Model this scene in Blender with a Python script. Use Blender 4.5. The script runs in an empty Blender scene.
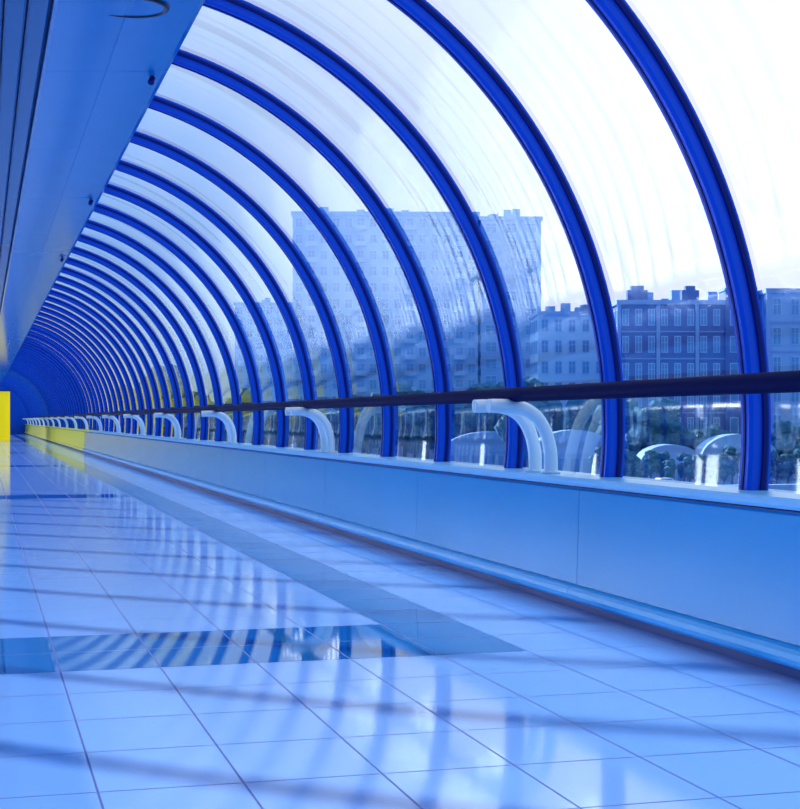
import bpy, bmesh, math, random
from mathutils import Vector, Matrix, noise
random.seed(7)
scene=bpy.context.scene
try:
    scene.view_settings.view_transform='Standard'; scene.view_settings.look='None'
except Exception as e: print(e)
COL=scene.collection
# ---------------------------------------------------------------- materials
def mat(name,col,rough=.4,metal=0,spec=.5,noise_amt=0,nscale=5,coat=0,emis=0):
    m=bpy.data.materials.new(name); m.use_nodes=True
    nt=m.node_tree; b=nt.nodes['Principled BSDF']
    b.inputs['Base Color'].default_value=(*col,1); b.inputs['Roughness'].default_value=rough
    b.inputs['Metallic'].default_value=metal; b.inputs['Specular IOR Level'].default_value=spec
    b.inputs['Coat Weight'].default_value=coat; b.inputs['Coat Roughness'].default_value=.05
    if emis:
        b.inputs['Emission Color'].default_value=(*col,1); b.inputs['Emission Strength'].default_value=emis
    if noise_amt:
        tc=nt.nodes.new('ShaderNodeTexCoord'); n=nt.nodes.new('ShaderNodeTexNoise')
        n.inputs['Scale'].default_value=nscale; n.inputs['Detail'].default_value=4
        nt.links.new(tc.outputs['Object'],n.inputs['Vector'])
        mx=nt.nodes.new('ShaderNodeMix'); mx.data_type='RGBA'
        mx.inputs[6].default_value=(*[c*(1-noise_amt) for c in col],1)
        mx.inputs[7].default_value=(*[min(1,c*(1+noise_amt)) for c in col],1)
        nt.links.new(n.outputs['Fac'],mx.inputs[0]); nt.links.new(mx.outputs[2],b.inputs['Base Color'])
    return m
M={}
M['rib']=mat('blue_painted_steel',(.002,.10,.68),.35,spec=.15,noise_amt=.05)
M['gasket']=mat('navy_gasket',(.003,.014,.15),.5,spec=.12)
M['par']=mat('parapet_panel',(.006,.36,.74),.20,spec=.24,noise_amt=.06,nscale=1.2)
M['ledge']=mat('ledge_paint',(.18,.58,.92),.30,spec=.3,noise_amt=.05)
M['kick']=mat('kick_rail_paint',(.02,.40,.78),.30,spec=.2,noise_amt=.05)
M['dark']=mat('joint_dark',(.01,.06,.25),.6)
M['yellow']=mat('yellow_panel',(1.0,.80,.01),.35,spec=.2,noise_amt=.04)
M['yellow_glow']=mat('yellow_panel_added_glow',(1.0,.80,.01),.35,spec=.2,noise_amt=.04,emis=.45)  # emission added to brighten the shaded partition, it is no lamp
M['white']=mat('white_tube',(.82,.94,1.0),.20,noise_amt=.03)
M['rail']=mat('navy_rail',(.002,.006,.06),.5,spec=.01,noise_amt=.05)
M['ceilA']=mat('ceiling_slat',(.003,.13,.34),.25,spec=.15,noise_amt=.08,nscale=2)
M['ceilB']=mat('ceiling_border',(.003,.26,.62),.14,spec=.18,noise_amt=.08,nscale=2)
M['black']=mat('black_lamp',(.01,.01,.03),.3,noise_amt=.05)

def floor_mat():
    m=bpy.data.materials.new('polished_floor_tiles'); m.use_nodes=True
    nt=m.node_tree; N=nt.nodes; L=nt.links; b=N['Principled BSDF']
    tc=N.new('ShaderNodeTexCoord'); sp=N.new('ShaderNodeSeparateXYZ'); L.new(tc.outputs['Object'],sp.inputs[0])
    def mth(op,a,bb=None,c=None):
        n=N.new('ShaderNodeMath'); n.operation=op
        for i,v in enumerate((a,bb,c)):
            if v is None: continue
            if isinstance(v,(int,float)): n.inputs[i].default_value=v
            else: L.new(v,n.inputs[i])
        return n.outputs[0]
    X=sp.outputs[0]; Y=sp.outputs[1]
    px,ox=.395,.30; py,oy=.5,6.1
    u=mth('DIVIDE',mth('SUBTRACT',X,ox),px); v=mth('DIVIDE',mth('SUBTRACT',Y,oy),py)
    fu=mth('FRACT',u); fv=mth('FRACT',v)
    du=mth('MULTIPLY',mth('MINIMUM',fu,mth('SUBTRACT',1,fu)),px)
    dv=mth('MULTIPLY',mth('MINIMUM',fv,mth('SUBTRACT',1,fv)),py)
    g=mth('MAXIMUM',mth('LESS_THAN',du,.0035),mth('LESS_THAN',dv,.0045))
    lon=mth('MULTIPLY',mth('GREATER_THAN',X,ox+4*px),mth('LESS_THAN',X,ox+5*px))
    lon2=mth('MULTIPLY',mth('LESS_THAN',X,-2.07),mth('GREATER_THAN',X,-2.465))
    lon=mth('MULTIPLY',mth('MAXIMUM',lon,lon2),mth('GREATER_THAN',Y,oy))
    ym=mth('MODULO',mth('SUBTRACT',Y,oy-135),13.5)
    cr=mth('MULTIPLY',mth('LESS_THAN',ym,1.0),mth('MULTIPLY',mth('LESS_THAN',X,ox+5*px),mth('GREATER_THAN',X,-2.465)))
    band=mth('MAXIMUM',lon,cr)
    cb=N.new('ShaderNodeCombineXYZ'); L.new(mth('FLOOR',u),cb.inputs[0]); L.new(mth('FLOOR',v),cb.inputs[1])
    wn=N.new('ShaderNodeTexWhiteNoise'); wn.noise_dimensions='2D'; L.new(cb.outputs[0],wn.inputs[0])
    ns=N.new('ShaderNodeTexNoise'); ns.inputs['Scale'].default_value=60; ns.inputs['Detail'].default_value=3
    L.new(tc.outputs['Object'],ns.inputs['Vector'])
    var=mth('ADD',mth('MULTIPLY',wn.outputs[0],.12),mth('MULTIPLY',ns.outputs[0],.06))
    def mix(f,a,c):
        n=N.new('ShaderNodeMix'); n.data_type='RGBA'
        L.new(f,n.inputs[0])
        for i,vv in ((6,a),(7,c)):
            if isinstance(vv,tuple): n.inputs[i].default_value=(*vv,1)
            else: L.new(vv,n.inputs[i])
        return n.outputs[2]
    tile=mix(var,(.19,.39,.78),(.11,.28,.62))
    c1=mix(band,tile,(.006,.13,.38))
    c2=mix(g,c1,(.02,.07,.30))
    L.new(c2,b.inputs['Base Color'])
    r=mth('ADD',mth('SUBTRACT',.09,mth('MULTIPLY',band,.05)),mth('MULTIPLY',g,.4))
    L.new(r,b.inputs['Roughness'])
    L.new(mth('ADD',.58,mth('MULTIPLY',band,.3)),b.inputs['Specular IOR Level'])
    bp=N.new('ShaderNodeBump'); bp.inputs['Strength'].default_value=.3; bp.inputs['Distance'].default_value=.003
    L.new(mth('SUBTRACT',1,g),bp.inputs['Height']); L.new(bp.outputs[0],b.inputs['Normal'])
    return m
M['floor']=floor_mat()

def glass_mat():
    m=bpy.data.materials.new('curved_glass'); m.use_nodes=True
    nt=m.node_tree; N=nt.nodes; L=nt.links
    N.remove(N['Principled BSDF']); out=N['Material Output']
    t=N.new('ShaderNodeBsdfTransparent'); t.inputs[0].default_value=(.92,.97,1,1)
    g=N.new('ShaderNodeBsdfGlossy'); g.inputs['Roughness'].default_value=.03; g.inputs[0].default_value=(.92,.97,1,1)
    lw=N.new('ShaderNodeLayerWeight'); lw.inputs[0].default_value=.5
    p=N.new('ShaderNodeMath'); p.operation='POWER'; p.inputs[1].default_value=3; L.new(lw.outputs['Facing'],p.inputs[0])
    a=N.new('ShaderNodeMath'); a.operation='MULTIPLY_ADD'; a.inputs[1].default_value=.62; a.inputs[2].default_value=.20
    L.new(p.outputs[0],a.inputs[0])
    mx=N.new('ShaderNodeMixShader'); L.new(a.outputs[0],mx.inputs[0]); L.new(t.outputs[0],mx.inputs[1]); L.new(g.outputs[0],mx.inputs[2])
    L.new(mx.outputs[0],out.inputs[0])
    return m
M['glass']=glass_mat()

# ---------------------------------------------------------------- helpers
def empty(name,loc=(0,0,0)):
    e=bpy.data.objects.new(name,None); e.location=loc; COL.objects.link(e); e.empty_display_size=.2; return e
def obj(name,me,parent=None):
    o=bpy.data.objects.new(name,me); COL.objects.link(o)
    if parent: 
        o.parent=parent; o.matrix_parent_inverse=Matrix.Translation(-Vector(parent.location))
    return o
def mesh_from(bm,name,mats,smooth=False):
    me=bpy.data.meshes.new(name); bm.to_mesh(me); bm.free()
    for m in mats: me.materials.append(M[m] if isinstance(m,str) else m)
    if smooth:
        for p in me.polygons: p.use_smooth=True
    return me
def box(bm,x0,x1,y0,y1,z0,z1,mi=0):
    vs=[bm.verts.new((x,y,z)) for x in (x0,x1) for y in (y0,y1) for z in (z0,z1)]
    for f in ((0,1,3,2),(4,6,7,5),(0,4,5,1),(2,3,7,6),(0,2,6,4),(1,5,7,3)):
        fc=bm.faces.new([vs[i] for i in f]); fc.material_index=mi
def prism(bm,prof,y0,y1,mi=0):
    a=[bm.verts.new((x,y0,z)) for x,z in prof]; b=[bm.verts.new((x,y1,z)) for x,z in prof]
    n=len(prof)
    for i in range(n):
        f=bm.faces.new((a[i],a[(i+1)%n],b[(i+1)%n],b[i])); f.material_index=mi
    f=bm.faces.new(a[::-1]); f.material_index=mi
    f=bm.faces.new(b); f.material_index=mi
def fixn(bm): bmesh.ops.recalc_face_normals(bm,faces=bm.faces)
def tube(bm,pts,r,seg=14,mi=0,cap=True):
    rings=[]
    for i,p in enumerate(pts):
        p=Vector(p)
        t=(Vector(pts[min(i+1,len(pts)-1)])-Vector(pts[max(i-1,0)])).normalized()
        up=Vector((0,1,0)) if abs(t.y)<.9 else Vector((0,0,1))
        a=t.cross(up).normalized(); b=t.cross(a).normalized()
        rings.append([bm.verts.new(p+a*r*math.cos(2*math.pi*k/seg)+b*r*math.sin(2*math.pi*k/seg)) for k in range(seg)])
    for i in range(len(rings)-1):
        for k in range(seg):
            f=bm.faces.new((rings[i][k],rings[i][(k+1)%seg],rings[i+1][(k+1)%seg],rings[i+1][k])); f.material_index=mi; f.smooth=True
    if cap:
        bm.faces.new(rings[0][::-1]).material_index=mi; bm.faces.new(rings[-1]).material_index=mi

Y0,Y1=-8.0,112.0
XR=3.0; XM=-.4
CX,CZ,R=.585,.97,2.60
mir=lambda x:2*XM-x

# ---------------------------------------------------------------- floor
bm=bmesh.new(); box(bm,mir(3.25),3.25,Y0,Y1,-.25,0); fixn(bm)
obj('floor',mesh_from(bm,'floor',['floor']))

# ---------------------------------------------------------------- parapet walls
def parapet(side):
    f=(lambda x:x) if side>0 else mir
    bm=bmesh.new()
    prism(bm,[(f(3.03),0),(f(3.03),.645),(f(3.20),.645),(f(3.20),0)],Y0,Y1,2)
    L=3.02; y=5.8-L*4.5
    while y<Y1-1:
        mi=0 if y<44 else 3
        ya,yb=y+.003,y+L-.003
        prism(bm,[(f(3.035),.13),(f(2.995),.14),(f(3.012),.63),(f(3.04),.645)],ya,yb,mi)
        k=[(f(3.03),.045)]+[(f(2.985-.045*math.cos(a)),.095+.040*math.sin(a)) for a in [math.radians(d) for d in (-90,-60,-30,0,30,60,90)]]+[(f(3.03),.145)]
        prism(bm,k,ya,yb,4 if mi==0 else 3)
        y+=L
    cap=[(f(2.985),.655),(f(2.975),.668),(f(2.975),.688),(f(2.985),.70),(f(3.30),.70),(f(3.30),.655)]
    prism(bm,cap,Y0,44,1); prism(bm,cap,44,Y1,3)
    fixn(bm)
    obj('wall_right' if side>0 else 'wall_left',mesh_from(bm,'parapet',['par','ledge','dark','yellow','kick']))
parapet(1); parapet(-1)

# ---------------------------------------------------------------- handrails
def handrail(side):
    f=(lambda x:x) if side>0 else mir
    e=empty('handrail',(f(2.85),0,1.14))
    bm=bmesh.new(); tube(bm,[(f(2.85),Y0+i*4,1.14) for i in range(30)]+[(f(2.85),Y1,1.14)],.040,20); fixn(bm)
    obj('rail',mesh_from(bm,'rail',['rail']),e)
    bm=bmesh.new()
    prof=[(2.70,1.078),(2.78,1.080),(2.86,1.075),(2.93,1.055),(2.99,1.01),(3.035,.94),(3.06,.86),(3.07,.78),(3.07,.70)]
    pp=[]
    P=[prof[0]]+prof+[prof[-1]]
    for i in range(1,len(P)-2):
        for s in range(4):
            t=s/4; a,b,c,d=[Vector(P[i+j]) for j in (-1,0,1,2)]
            pp.append(.5*((2*b)+(c-a)*t+(2*a-5*b+4*c-d)*t*t+(3*b-a-3*c+d)*t**3))
    pp.append(Vector(prof[-1]))
    for k in range(-2,19):
        yb=8.12+5.5*k
        for dy in (0,-.25):
            if yb+dy<Y0+.2: continue
            tube(bm,[(f(q.x),yb+dy,q.y) for q in pp],.038,14,0)
            tube(bm,[(f(3.07),yb+dy,.70),(f(3.07),yb+dy,.715)],.056,16,0)
    fixn(bm)
    obj('brackets',mesh_from(bm,'brackets',['white','yellow']),e)
handrail(1); handrail(-1)

# ---------------------------------------------------------------- arched canopy
canopy=empty('arched_glass_canopy',(XM,0,3.6))
A0=math.radians(-6.0)
def path(a1=math.pi/2,n=56):
    return [A0+(a1-A0)*i/n for i in range(n+1)]
def rib_mesh():
    bm=bmesh.new()
    def sweep(ri,ro,h,mi,bev=0.0):
        prof=[(ri+bev,-h),(ri,-h+bev),(ri,h-bev),(ri+bev,h),(ro,h),(ro,-h)] if bev else [(ri,-h),(ri,h),(ro,h),(ro,-h)]
        stations=[]
        for a in path(): stations.append([(CX+r*math.cos(a),y,CZ+r*math.sin(a)) for r,y in prof])
        for a in reversed(path()): stations.append([(mir(CX+r*math.cos(a)),y,CZ+r*math.sin(a)) for r,y in prof])
        rr=[[bm.verts.new(p) for p in s] for s in stations]
        n=len(prof)
        for i in range(len(rr)-1):
            for k in range(n):
                fc=bm.faces.new((rr[i][k],rr[i][(k+1)%n],rr[i+1][(k+1)%n],rr[i+1][k])); fc.material_index=mi
        bm.faces.new(rr[0]).material_index=mi; bm.faces.new(rr[-1][::-1]).material_index=mi
    sweep(2.568,2.664,.050,0,.014)
    sweep(2.622,2.648,.064,1)
    sweep(2.563,2.570,.008,1)
    fixn(bm)
    return mesh_from(bm,'rib',['rib','gasket'])
rm=rib_mesh()
k=-9; ribs_y=[]
while 5.8+1.51*k<Y1:
    y=5.8+1.51*k
    o=obj('rib_%d'%(k+10),rm,canopy); o.location=(0,y,0); ribs_y.append(y); k+=1
for s,nm in ((1,'glass_right'),(-1,'glass_left')):
    bm=bmesh.new(); rnd=random.Random(3)
    NS=6
    rows=[]
    for b in range(len(ribs_y)-1):
        ya,yb=ribs_y[b],ribs_y[b+1]; sag=rnd.uniform(.010,.030)
        for i in range(NS):
            t=i/NS; rows.append((ya+(yb-ya)*t, 2.634-sag*(1-(2*t-1)**2)))
    rows.append((ribs_y[-1],2.634))
    prev=None
    for a in path(math.radians(88),56):
        ca,sa=math.cos(a),math.sin(a); cur=[]
        for y,r in rows:
            x=CX+r*ca; z=CZ+r*sa
            if s<0: x=mir(x)
            cur.append(bm.verts.new((x,y,z)))
        if prev:
            for i in range(len(rows)-1): bm.faces.new((prev[i],prev[i+1],cur[i+1],cur[i]))
        prev=cur
    obj(nm,mesh_from(bm,nm,['glass'],True),canopy)

# ---------------------------------------------------------------- ceiling
bm=bmesh.new()
xe=1.24; z0=3.40
box(bm,mir(xe)+.02,xe-.02,Y0,Y1,z0+.03,z0+.16,2)
x=mir(.38)
nsl=12; w=(.38-x)/nsl
for i in range(nsl):
    xa=x+i*w+.006; xb=x+(i+1)*w-.006
    prism(bm,[(xa,z0+.04),(xa,z0-.02),(xa+.012,z0-.03),(xb-.012,z0-.03),(xb,z0-.02),(xb,z0+.04)],Y0,Y1,0)
for s in (1,-1):
    f=(lambda x:x) if s>0 else mir
    L=3.02; y=5.8-L*4.5
    while y<Y1-.5:
        ya,yb=max(y+.003,Y0),y+L-.003
        prism(bm,[(f(.39),z0+.04),(f(.39),z0-.05),(f(.41),z0-.06),(f(.80),z0-.035),(f(.802),z0-.030),(f(.81),z0-.030),(f(.812),z0-.034),(f(1.20),z0-.01),(f(xe),z0+.02),(f(xe),z0+.20),(f(xe-.03),z0+.20),(f(xe-.03),z0+.04)],ya,yb,1)
        y+=L
fixn(bm)
obj('ceiling',mesh_from(bm,'ceiling',['ceilA','ceilB','dark']))
def lamp(x,y,r,z):
    e=empty('ceiling_downlight',(x,y,z))
    bm=bmesh.new(); seg=36
    prof=[(r,.035),(r,.0),(r*.96,-.006),(r*.90,-.006),(r*.88,.004),(r*.88,.03)]
    rings=[[bm.verts.new((x+q*math.cos(2*math.pi*k/seg),y+q*math.sin(2*math.pi*k/seg),z+h)) for k in range(seg)] for q,h in prof]
    for i in range(len(rings)-1):
        for k in range(seg):
            bm.faces.new((rings[i][k],rings[i][(k+1)%seg],rings[i+1][(k+1)%seg],rings[i+1][k]))
    fixn(bm); obj('rim',mesh_from(bm,'rim',['black'],True),e)
    bm=bmesh.new(); bmesh.ops.create_cone(bm,cap_ends=True,segments=seg,radius1=r*.87,radius2=r*.87,depth=.012,matrix=Matrix.Translation((x,y,z+.008)))
    obj('lens',mesh_from(bm,'lens',['ceilB']),e)
lamp(.82,8.70,.22,z0-.035)
def spot(x,y,z):
    e=empty('ceiling_spotlight',(x,y,z))
    bm=bmesh.new()
    tube(bm,[(x,y,z+.03),(x,y,z-.02)],.012,12); tube(bm,[(x,y,z-.015),(x-.01,y-.02,z-.035),(x-.015,y-.03,z-.05)],.022,14)
    fixn(bm); obj('head',mesh_from(bm,'head',['gasket']),e)
for i in range(3): spot(1.14,10.5+6.04*i,z0-.015)

# ---------------------------------------------------------------- far end
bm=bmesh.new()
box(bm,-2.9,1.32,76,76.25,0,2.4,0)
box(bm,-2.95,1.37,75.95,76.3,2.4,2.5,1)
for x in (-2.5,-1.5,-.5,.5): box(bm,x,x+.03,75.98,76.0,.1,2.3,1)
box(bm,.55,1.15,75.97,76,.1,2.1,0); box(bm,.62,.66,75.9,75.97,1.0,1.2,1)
fixn(bm); obj('yellow_partition',mesh_from(bm,'yp',['yellow_glow','dark']))
bm=bmesh.new()
box(bm,mir(3.3),3.3,Y1,Y1+.3,-.2,3.8,0)
for x in (-2,-.9,.2): box(bm,x,x+1,Y1-.05,Y1,0,2.3,1)
fixn(bm); obj('wall_end',mesh_from(bm,'we',['rib','gasket']))

# ---------------------------------------------------------------- outside
S,C=.2684,.9633
def W(px,D):
    l=(px-400)/1500*D
    return (D*S+l*C, D*C-l*S)
GZ=-8.0
M['ground']=mat('embankment_ground',(.06,.20,.44),.9,noise_amt=.25,nscale=.05)
M['road']=mat('asphalt',(.12,.28,.52),.8,noise_amt=.1,nscale=.4)
M['water']=mat('river_water',(.02,.12,.34),.5,spec=.08,noise_amt=.2,nscale=.2)
M['stone']=mat('granite_quay',(.18,.36,.62),.8,noise_amt=.15,nscale=.6)
M['b1']=mat('concrete_facade',(.22,.44,.78),.85,noise_amt=.08,nscale=.3)  # tower tone paled, distance haze is put into the colour
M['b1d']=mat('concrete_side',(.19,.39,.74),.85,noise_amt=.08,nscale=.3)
M['b2']=mat('cream_facade',(.36,.58,.86),.85,noise_amt=.08,nscale=.3)
M['b3']=mat('brick_facade',(.075,.125,.40),.85,noise_amt=.15,nscale=.6)
M['trimw']=mat('white_stucco',(.20,.35,.68),.8,noise_amt=.05)
M['b4']=mat('pale_facade',(.22,.40,.74),.8,noise_amt=.05)
M['win']=mat('window_pane',(.10,.26,.56),.3,spec=.2,noise_amt=.2)  # kept close to the facade tone, haze put into the colour
M['wlight']=mat('window_frame_light',(.30,.52,.86),.6,noise_amt=.1)
M['roof']=mat('metal_roof',(.15,.32,.66),.5,noise_amt=.1)
M['leaf']=mat('tree_leaves',(.015,.12,.20),.9,noise_amt=.45,nscale=1.2)
M['trunk']=mat('tree_trunk',(.05,.06,.12),.9,noise_amt=.2)
M['tyre']=mat('tyre',(.01,.01,.03),.8,noise_amt=.05)
M['carw']=mat('car_paint_white',(.6,.75,.92),.25,noise_amt=.02)
M['card']=mat('car_paint_dark',(.03,.07,.22),.25,noise_amt=.02)

bm=bmesh.new(); box(bm,-700,1500,170,1500,GZ-3,GZ); fixn(bm); obj('ground',mesh_from(bm,'g',['ground']))
bm=bmesh.new(); box(bm,-700,1500,-300,168,GZ-3.2,GZ-3); fixn(bm); obj('river',mesh_from(bm,'r',['water']))
bm=bmesh.new(); box(bm,-700,1500,168,170.0,GZ-3,GZ+.9)
fixn(bm); obj('quay_wall',mesh_from(bm,'q',['stone']))
bm=bmesh.new(); box(bm,-700,1500,171,180,GZ,GZ+.06); fixn(bm); obj('road',mesh_from(bm,'rd',['road']))

yaw=-math.atan2(S,C)
def building(name,x0,y0,ang,w,d,h,fac,side,floors,nx,nz_side,style=0,ww_=.27):
    e=empty(name,(x0,y0,GZ))
    bm=bmesh.new()
    box(bm,0,w,0,d,0,h,0)
    box(bm,-.4,w+.4,-.4,d+.4,h,h+.7,2)
    box(bm,-.15,w+.15,-.15,0,0,1.2,2)
    fh=(h-1.5)/floors; ww=w/nx
    for j in range(floors):
        for i in range(nx):
            cx=(i+.5)*ww; zb=1.5+j*fh+fh*.25; wz=fh*.55; hw=ww*ww_
            box(bm,cx-hw-.12,cx+hw+.12,-.10,.02,zb-.14,zb+wz+.14,4)
            box(bm,cx-hw,cx+hw,-.13,-.09,zb,zb+wz,3)
            box(bm,cx-.05,cx+.05,-.16,-.12,zb,zb+wz,4)
            box(bm,cx-hw,cx+hw,-.16,-.12,zb+wz*.62,zb+wz*.62+.08,4)
            if style==1 and i%4==1:
                box(bm,cx-hw-.5,cx+hw+.5,-1.2,0,zb-.6,zb+.35,4)
        if style>=2: box(bm,-.12,w+.12,-.14,0,1.5+j*fh-.12,1.5+j*fh+.10,2)
        ws=d/nz_side
        for i in range(nz_side):
            for sx in (0,1):
                cy=(i+.5)*ws; zb=1.5+j*fh+fh*.25; wz=fh*.55; hw=ws*.25
                xx0,xx1=(-.10,.02) if sx==0 else (w-.02,w+.10)
                box(bm,xx0,xx1,cy-hw-.12,cy+hw+.12,zb-.14,zb+wz+.14,4)
                xx0,xx1=(-.13,-.09) if sx==0 else (w+.09,w+.13)
                box(bm,xx0,xx1,cy-hw,cy+hw,zb,zb+wz,3)
    if style>=2:
        for i in range(0,nx+1,3): box(bm,i*ww-.3,i*ww+.3,-.22,0,1.2,h,2)
    if style==3:
        for c0,c1,hh in ((w*.06,w*.2,1.6),(w*.44,w*.56,1.6)):
            box(bm,c0,c1,0,1.5,h+.7,h+.7+hh,0); box(bm,c0+.6,c1-.6,0,1.5,h+.7+hh,h+1.4+hh,0)
        box(bm,w*.74,w*.95,-.5,4,0,h+2.2,0); box(bm,w*.73,w*.96,-.7,4.3,h+2.2,h+2.6,2)
        vs=[bm.verts.new(p) for p in ((w*.74,-.5,h+2.6),(w*.95,-.5,h+2.6),(w*.95,4,h+2.6),(w*.74,4,h+2.6))]
        t=bm.verts.new((w*.845,1.75,h+4.4))
        for i in range(4): bm.faces.new((vs[i],vs[(i+1)%4],t)).material_index=1
        for j in range(floors):
            zb=1.5+j*fh+fh*.25
            for c in (.80,.885): box(bm,w*c-.55,w*c+.55,-.62,-.48,zb,zb+fh*.55,3); box(bm,w*c-.7,w*c+.7,-.56,-.5,zb-.15,zb+fh*.55+.15,4)
    for q in range(5):
        xx=random.uniform(.1,.85)*w; box(bm,xx,xx+1.6,d*.4,d*.4+1.6,h+.7,h+.7+random.uniform(1,2.4),1)
    fixn(bm)
    o=obj('block',mesh_from(bm,name,[fac,side,'trimw' if style>=2 else side,'win','wlight']))
    mw=Matrix.Translation((x0,y0,GZ))@Matrix.Rotation(ang,4,'Z')
    o.parent=e; o.matrix_basis=Matrix.Translation(-Vector(e.location))@mw
    return e
building('apartment_tower',*W(293,300),yaw+.02,37.0,14,50,'b1','b1d',15,15,5,1)
building('apartment_tower_annex',*W(481,300),yaw+.02,12,14,49,'b1d','b1d',14,3,5,0)
building('distant_apartment_block',*W(235,430),yaw,34,14,42,'b1','b1d',12,12,4,0)
building('office_building',*W(538,265),yaw+.03,14.5,12,27.5,'b2','roof',7,6,4,0,.22)
building('distant_office_building',*W(600,340),yaw,30,12,34,'b2','roof',8,10,4,0)
building('brick_mansion_block',*W(619,240),yaw+.02,23,13,27.5,'b3','roof',6,11,5,3,.2)
building('stucco_corner_building',*W(768,236),yaw+.02,34,13,29,'b4','roof',6,12,5,2,.2)
for i,(xx,hh,ff) in enumerate(((-250,26,'b2'),(-196,30,'b1'),(-140,22,'b3'),(-92,26,'b4'),(-48,20,'b1'))):  # unseen left-bank blocks, added as dark backdrop for the glass reflections
    building('riverside_backdrop_block',xx,262+7*i,-.05,40,14,hh,ff,'roof',max(6,int(hh/3.6)),12,4,0)

# trees
def tree_mesh(seed,h):
    rnd=random.Random(seed); bm=bmesh.new()
    tube(bm,[(0,0,0),(.05,.03,h*.25),(.1,-.05,h*.5)],.22,8,1)
    for i in range(5):
        a=rnd.uniform(0,6.28); tube(bm,[(0.08,0,h*.35),(math.cos(a)*h*.12,math.sin(a)*h*.12,h*.55)],.09,6,1)
    for i in range(34):
        a=rnd.uniform(0,6.28); rr=rnd.uniform(0,h*.28); zz=rnd.uniform(.34,.92)*h
        rr*=1-abs(zz/h-.6)*1.2
        rad=rnd.uniform(.06,.13)*h
        c=Vector((rr*math.cos(a),rr*math.sin(a),zz))
        v=bmesh.ops.create_icosphere(bm,subdivisions=2,radius=rad,matrix=Matrix.Translation(c))['verts']
        for q in v:
            n=noise.noise(q.co*1.3+Vector((seed,0,0))); q.co=c+(q.co-c)*(1+.6*n+rnd.uniform(-.2,.2))
    return mesh_from(bm,'tree',['leaf','trunk'])
tms=[tree_mesh(s,h) for s,h in ((1,8),(2,9),(3,7))]
def treexy(x,y,s):
    o=obj('tree',random.choice(tms)); o.location=(x,y,GZ); o.scale=(s,s,s); o.rotation_euler=(0,0,random.uniform(0,6))
def tree(px,D,s=1): treexy(*W(px,D),s)
for px in range(340,520,13): tree(px+random.uniform(-4,4),random.uniform(274,284),random.uniform(1.4,2.1))
for px in range(520,620,13): tree(px+random.uniform(-4,4),random.uniform(244,252),random.uniform(1.2,1.8))
for px in range(620,670,12): tree(px+random.uniform(-4,4),random.uniform(226,229),random.uniform(1.1,1.6))
for px in range(670,900,14): tree(px+random.uniform(-6,6),random.uniform(226,229),random.uniform(.7,1.1))
for px in range(600,900,9): tree(px+random.uniform(-4,4),random.uniform(202,206),random.uniform(.4,.7))
for px in range(120,300,16): tree(px+random.uniform(-4,4),random.uniform(265,300),random.uniform(1.1,1.7))
xx=-210  # left-bank tree row, mostly unseen, added to darken the glass reflections
while xx<30: treexy(xx,random.uniform(192,200),random.uniform(1.2,1.9)); xx+=random.uniform(4,7)

def pavilion(px,D,w,d,h):
    x,y=W(px,D); bm=bmesh.new(); n=16
    arc=[(w/2*math.cos(math.pi*i/n),h*.5+h*.5*math.sin(math.pi*i/n)) for i in range(n+1)]
    a=[bm.verts.new((p,0,q)) for p,q in arc]; b=[bm.verts.new((p,d,q)) for p,q in arc]
    for i in range(n): bm.faces.new((a[i],a[i+1],b[i+1],b[i]))
    bm.faces.new(a[::-1]); bm.faces.new(b)
    box(bm,-w/2+.2,w/2-.2,.2,d-.2,0,h*.5,0)
    for i in range(7):
        cx=-w/2+w*(i+.5)/7; box(bm,cx-w*.05,cx+w*.05,.1,.22,.3,h*.42,1)
    fixn(bm); o=obj('vaulted_pavilion',mesh_from(bm,'pav',['b4','win'])); o.location=(x,y,GZ); o.rotation_euler=(0,0,yaw)
pavilion(575,228,13,6,7.5); pavilion(672,214,9,6,5.5); pavilion(740,214,11,6,7); pavilion(490,256,16,6,7)

def car_mesh(paint):
    bm=bmesh.new()
    body=[(-2.1,.35),(-2.15,.75),(-1.9,.95),(-1.2,1.0),(-.7,1.45),(.75,1.47),(1.35,1.02),(2.0,.9),(2.15,.6),(2.1,.35)]
    a=[bm.verts.new((x,-.85,z)) for x,z in body]; b=[bm.verts.new((x,.85,z)) for x,z in body]
    n=len(body)
    for i in range(n): bm.faces.new((a[i],a[(i+1)%n],b[(i+1)%n],b[i]))
    bm.faces.new(a[::-1]); bm.faces.new(b)
    for yy in (-.87,.87):
        w=[(-1.05,1.02),(-.65,1.38),(.7,1.4),(1.15,1.04)]
        f=bm.faces.new([bm.verts.new((x,yy,z)) for x,z in w]); f.material_index=1
        for xx in (-1.35,1.35):
            r=bmesh.ops.create_cone(bm,cap_ends=True,segments=16,radius1=.34,radius2=.34,depth=.22,matrix=Matrix.Translation((xx,yy*.92,.34))@Matrix.Rotation(math.pi/2,4,'X'))
            for v in r['verts']:
                for f in v.link_faces: f.material_index=2
    return mesh_from(bm,'car',[paint,'win','tyre'])
cms=[car_mesh('carw'),car_mesh('card')]
for i in range(12):
    o=obj('car',cms[i%2]); lane=random.choice((173.5,177.5)); o.location=(35+i*12.6+random.uniform(-1,1),lane,GZ+.06)

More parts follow.
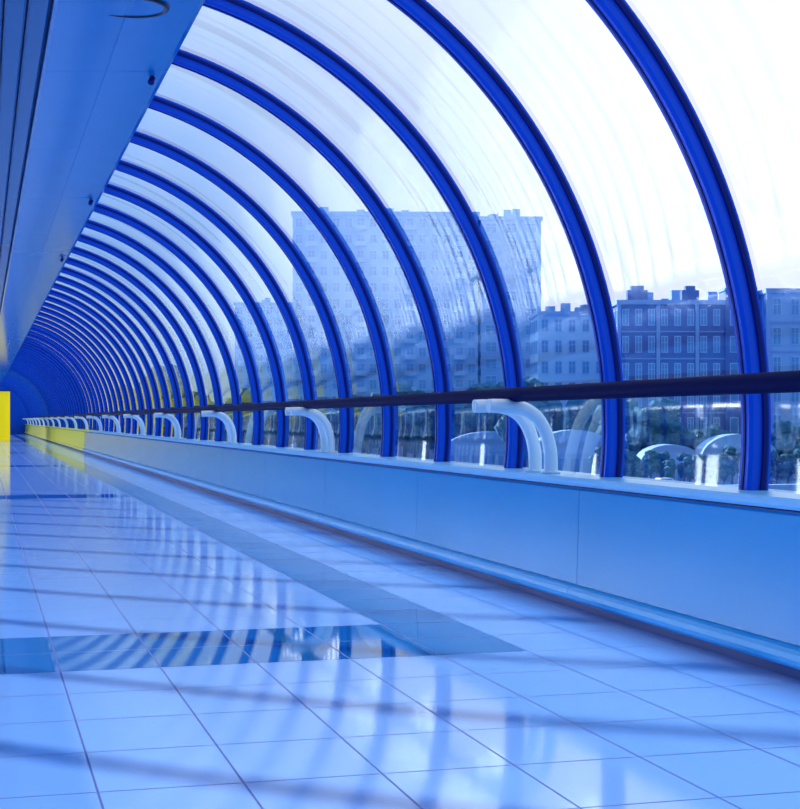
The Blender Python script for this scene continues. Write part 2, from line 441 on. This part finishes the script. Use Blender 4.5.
# ---------------------------------------------------------------- world
sund=Vector((-.50,.78,.345)).normalized()
w=bpy.data.worlds.new('sky'); scene.world=w; w.use_nodes=True
nt=w.node_tree; N=nt.nodes; L=nt.links; bg=N['Background']
tc=N.new('ShaderNodeTexCoord')
dot=N.new('ShaderNodeVectorMath'); dot.operation='DOT_PRODUCT'; dot.inputs[1].default_value=Vector((1,0,.8))
L.new(tc.outputs['Generated'],dot.inputs[0])
ns=N.new('ShaderNodeTexNoise'); ns.inputs['Scale'].default_value=4; ns.inputs['Detail'].default_value=6; ns.inputs['Roughness'].default_value=.55
L.new(tc.outputs['Generated'],ns.inputs['Vector'])
ad=N.new('ShaderNodeMath'); ad.operation='MULTIPLY_ADD'; ad.inputs[1].default_value=.8; L.new(ns.outputs['Fac'],ad.inputs[0]); L.new(dot.outputs['Value'],ad.inputs[2])
cr=N.new('ShaderNodeValToRGB'); e=cr.color_ramp.elements
mr=N.new('ShaderNodeMapRange'); mr.inputs[1].default_value=-.55; mr.inputs[2].default_value=1.40; L.new(ad.outputs[0],mr.inputs[0])
L.new(mr.outputs[0],cr.inputs[0])
e[0].position=.10; e[0].color=(.04,.34,.92,1)
e[1].position=.82; e[1].color=(1.25,1.25,1.25,1)
q=e.new(.46); q.color=(.26,.54,.98,1)
q=e.new(.60); q.color=(.64,.81,1.04,1)
q=e.new(.70); q.color=(.98,1.03,1.12,1)
def lobe(direction,lo,col,prev,typ='SMOOTHSTEP'):
    d2=N.new('ShaderNodeVectorMath'); d2.operation='DOT_PRODUCT'; d2.inputs[1].default_value=direction
    L.new(tc.outputs['Generated'],d2.inputs[0])
    m2=N.new('ShaderNodeMapRange'); m2.inputs[1].default_value=lo; m2.inputs[2].default_value=1.0; m2.inputs[3].default_value=0; m2.inputs[4].default_value=1; m2.interpolation_type=typ
    L.new(d2.outputs['Value'],m2.inputs[0])
    mx=N.new('ShaderNodeMix'); mx.data_type='RGBA'; mx.inputs[7].default_value=(*col,1)
    L.new(m2.outputs[0],mx.inputs[0]); L.new(prev,mx.inputs[6])
    return mx.outputs[2]
o2=lobe(sund,.79,(4.6,5.2,5.7),cr.outputs[0])
o3=lobe(Vector((1,-.1,.3)).normalized(),.60,(.08,.56,1.2),o2)
L.new(o3,bg.inputs[0]); bg.inputs[1].default_value=1.0

sun=bpy.data.lights.new('sun','SUN'); sun.energy=11; sun.angle=math.radians(.8); sun.color=(.96,.93,.93)
so=bpy.data.objects.new('sun',sun); COL.objects.link(so)
so.rotation_euler=(-sund).to_track_quat('-Z','Y').to_euler(); so.location=(-10,10,20)

# ---------------------------------------------------------------- camera
cam=bpy.data.cameras.new('camera'); co=bpy.data.objects.new('camera',cam); COL.objects.link(co)
co.location=(0,0,1.0); co.rotation_euler=(math.pi/2,0,yaw)
cam.sensor_fit='HORIZONTAL'; cam.sensor_width=36; cam.lens=67.5; cam.shift_y=15.5/800
cam.clip_end=3000; cam.clip_start=.05
scene.camera=co
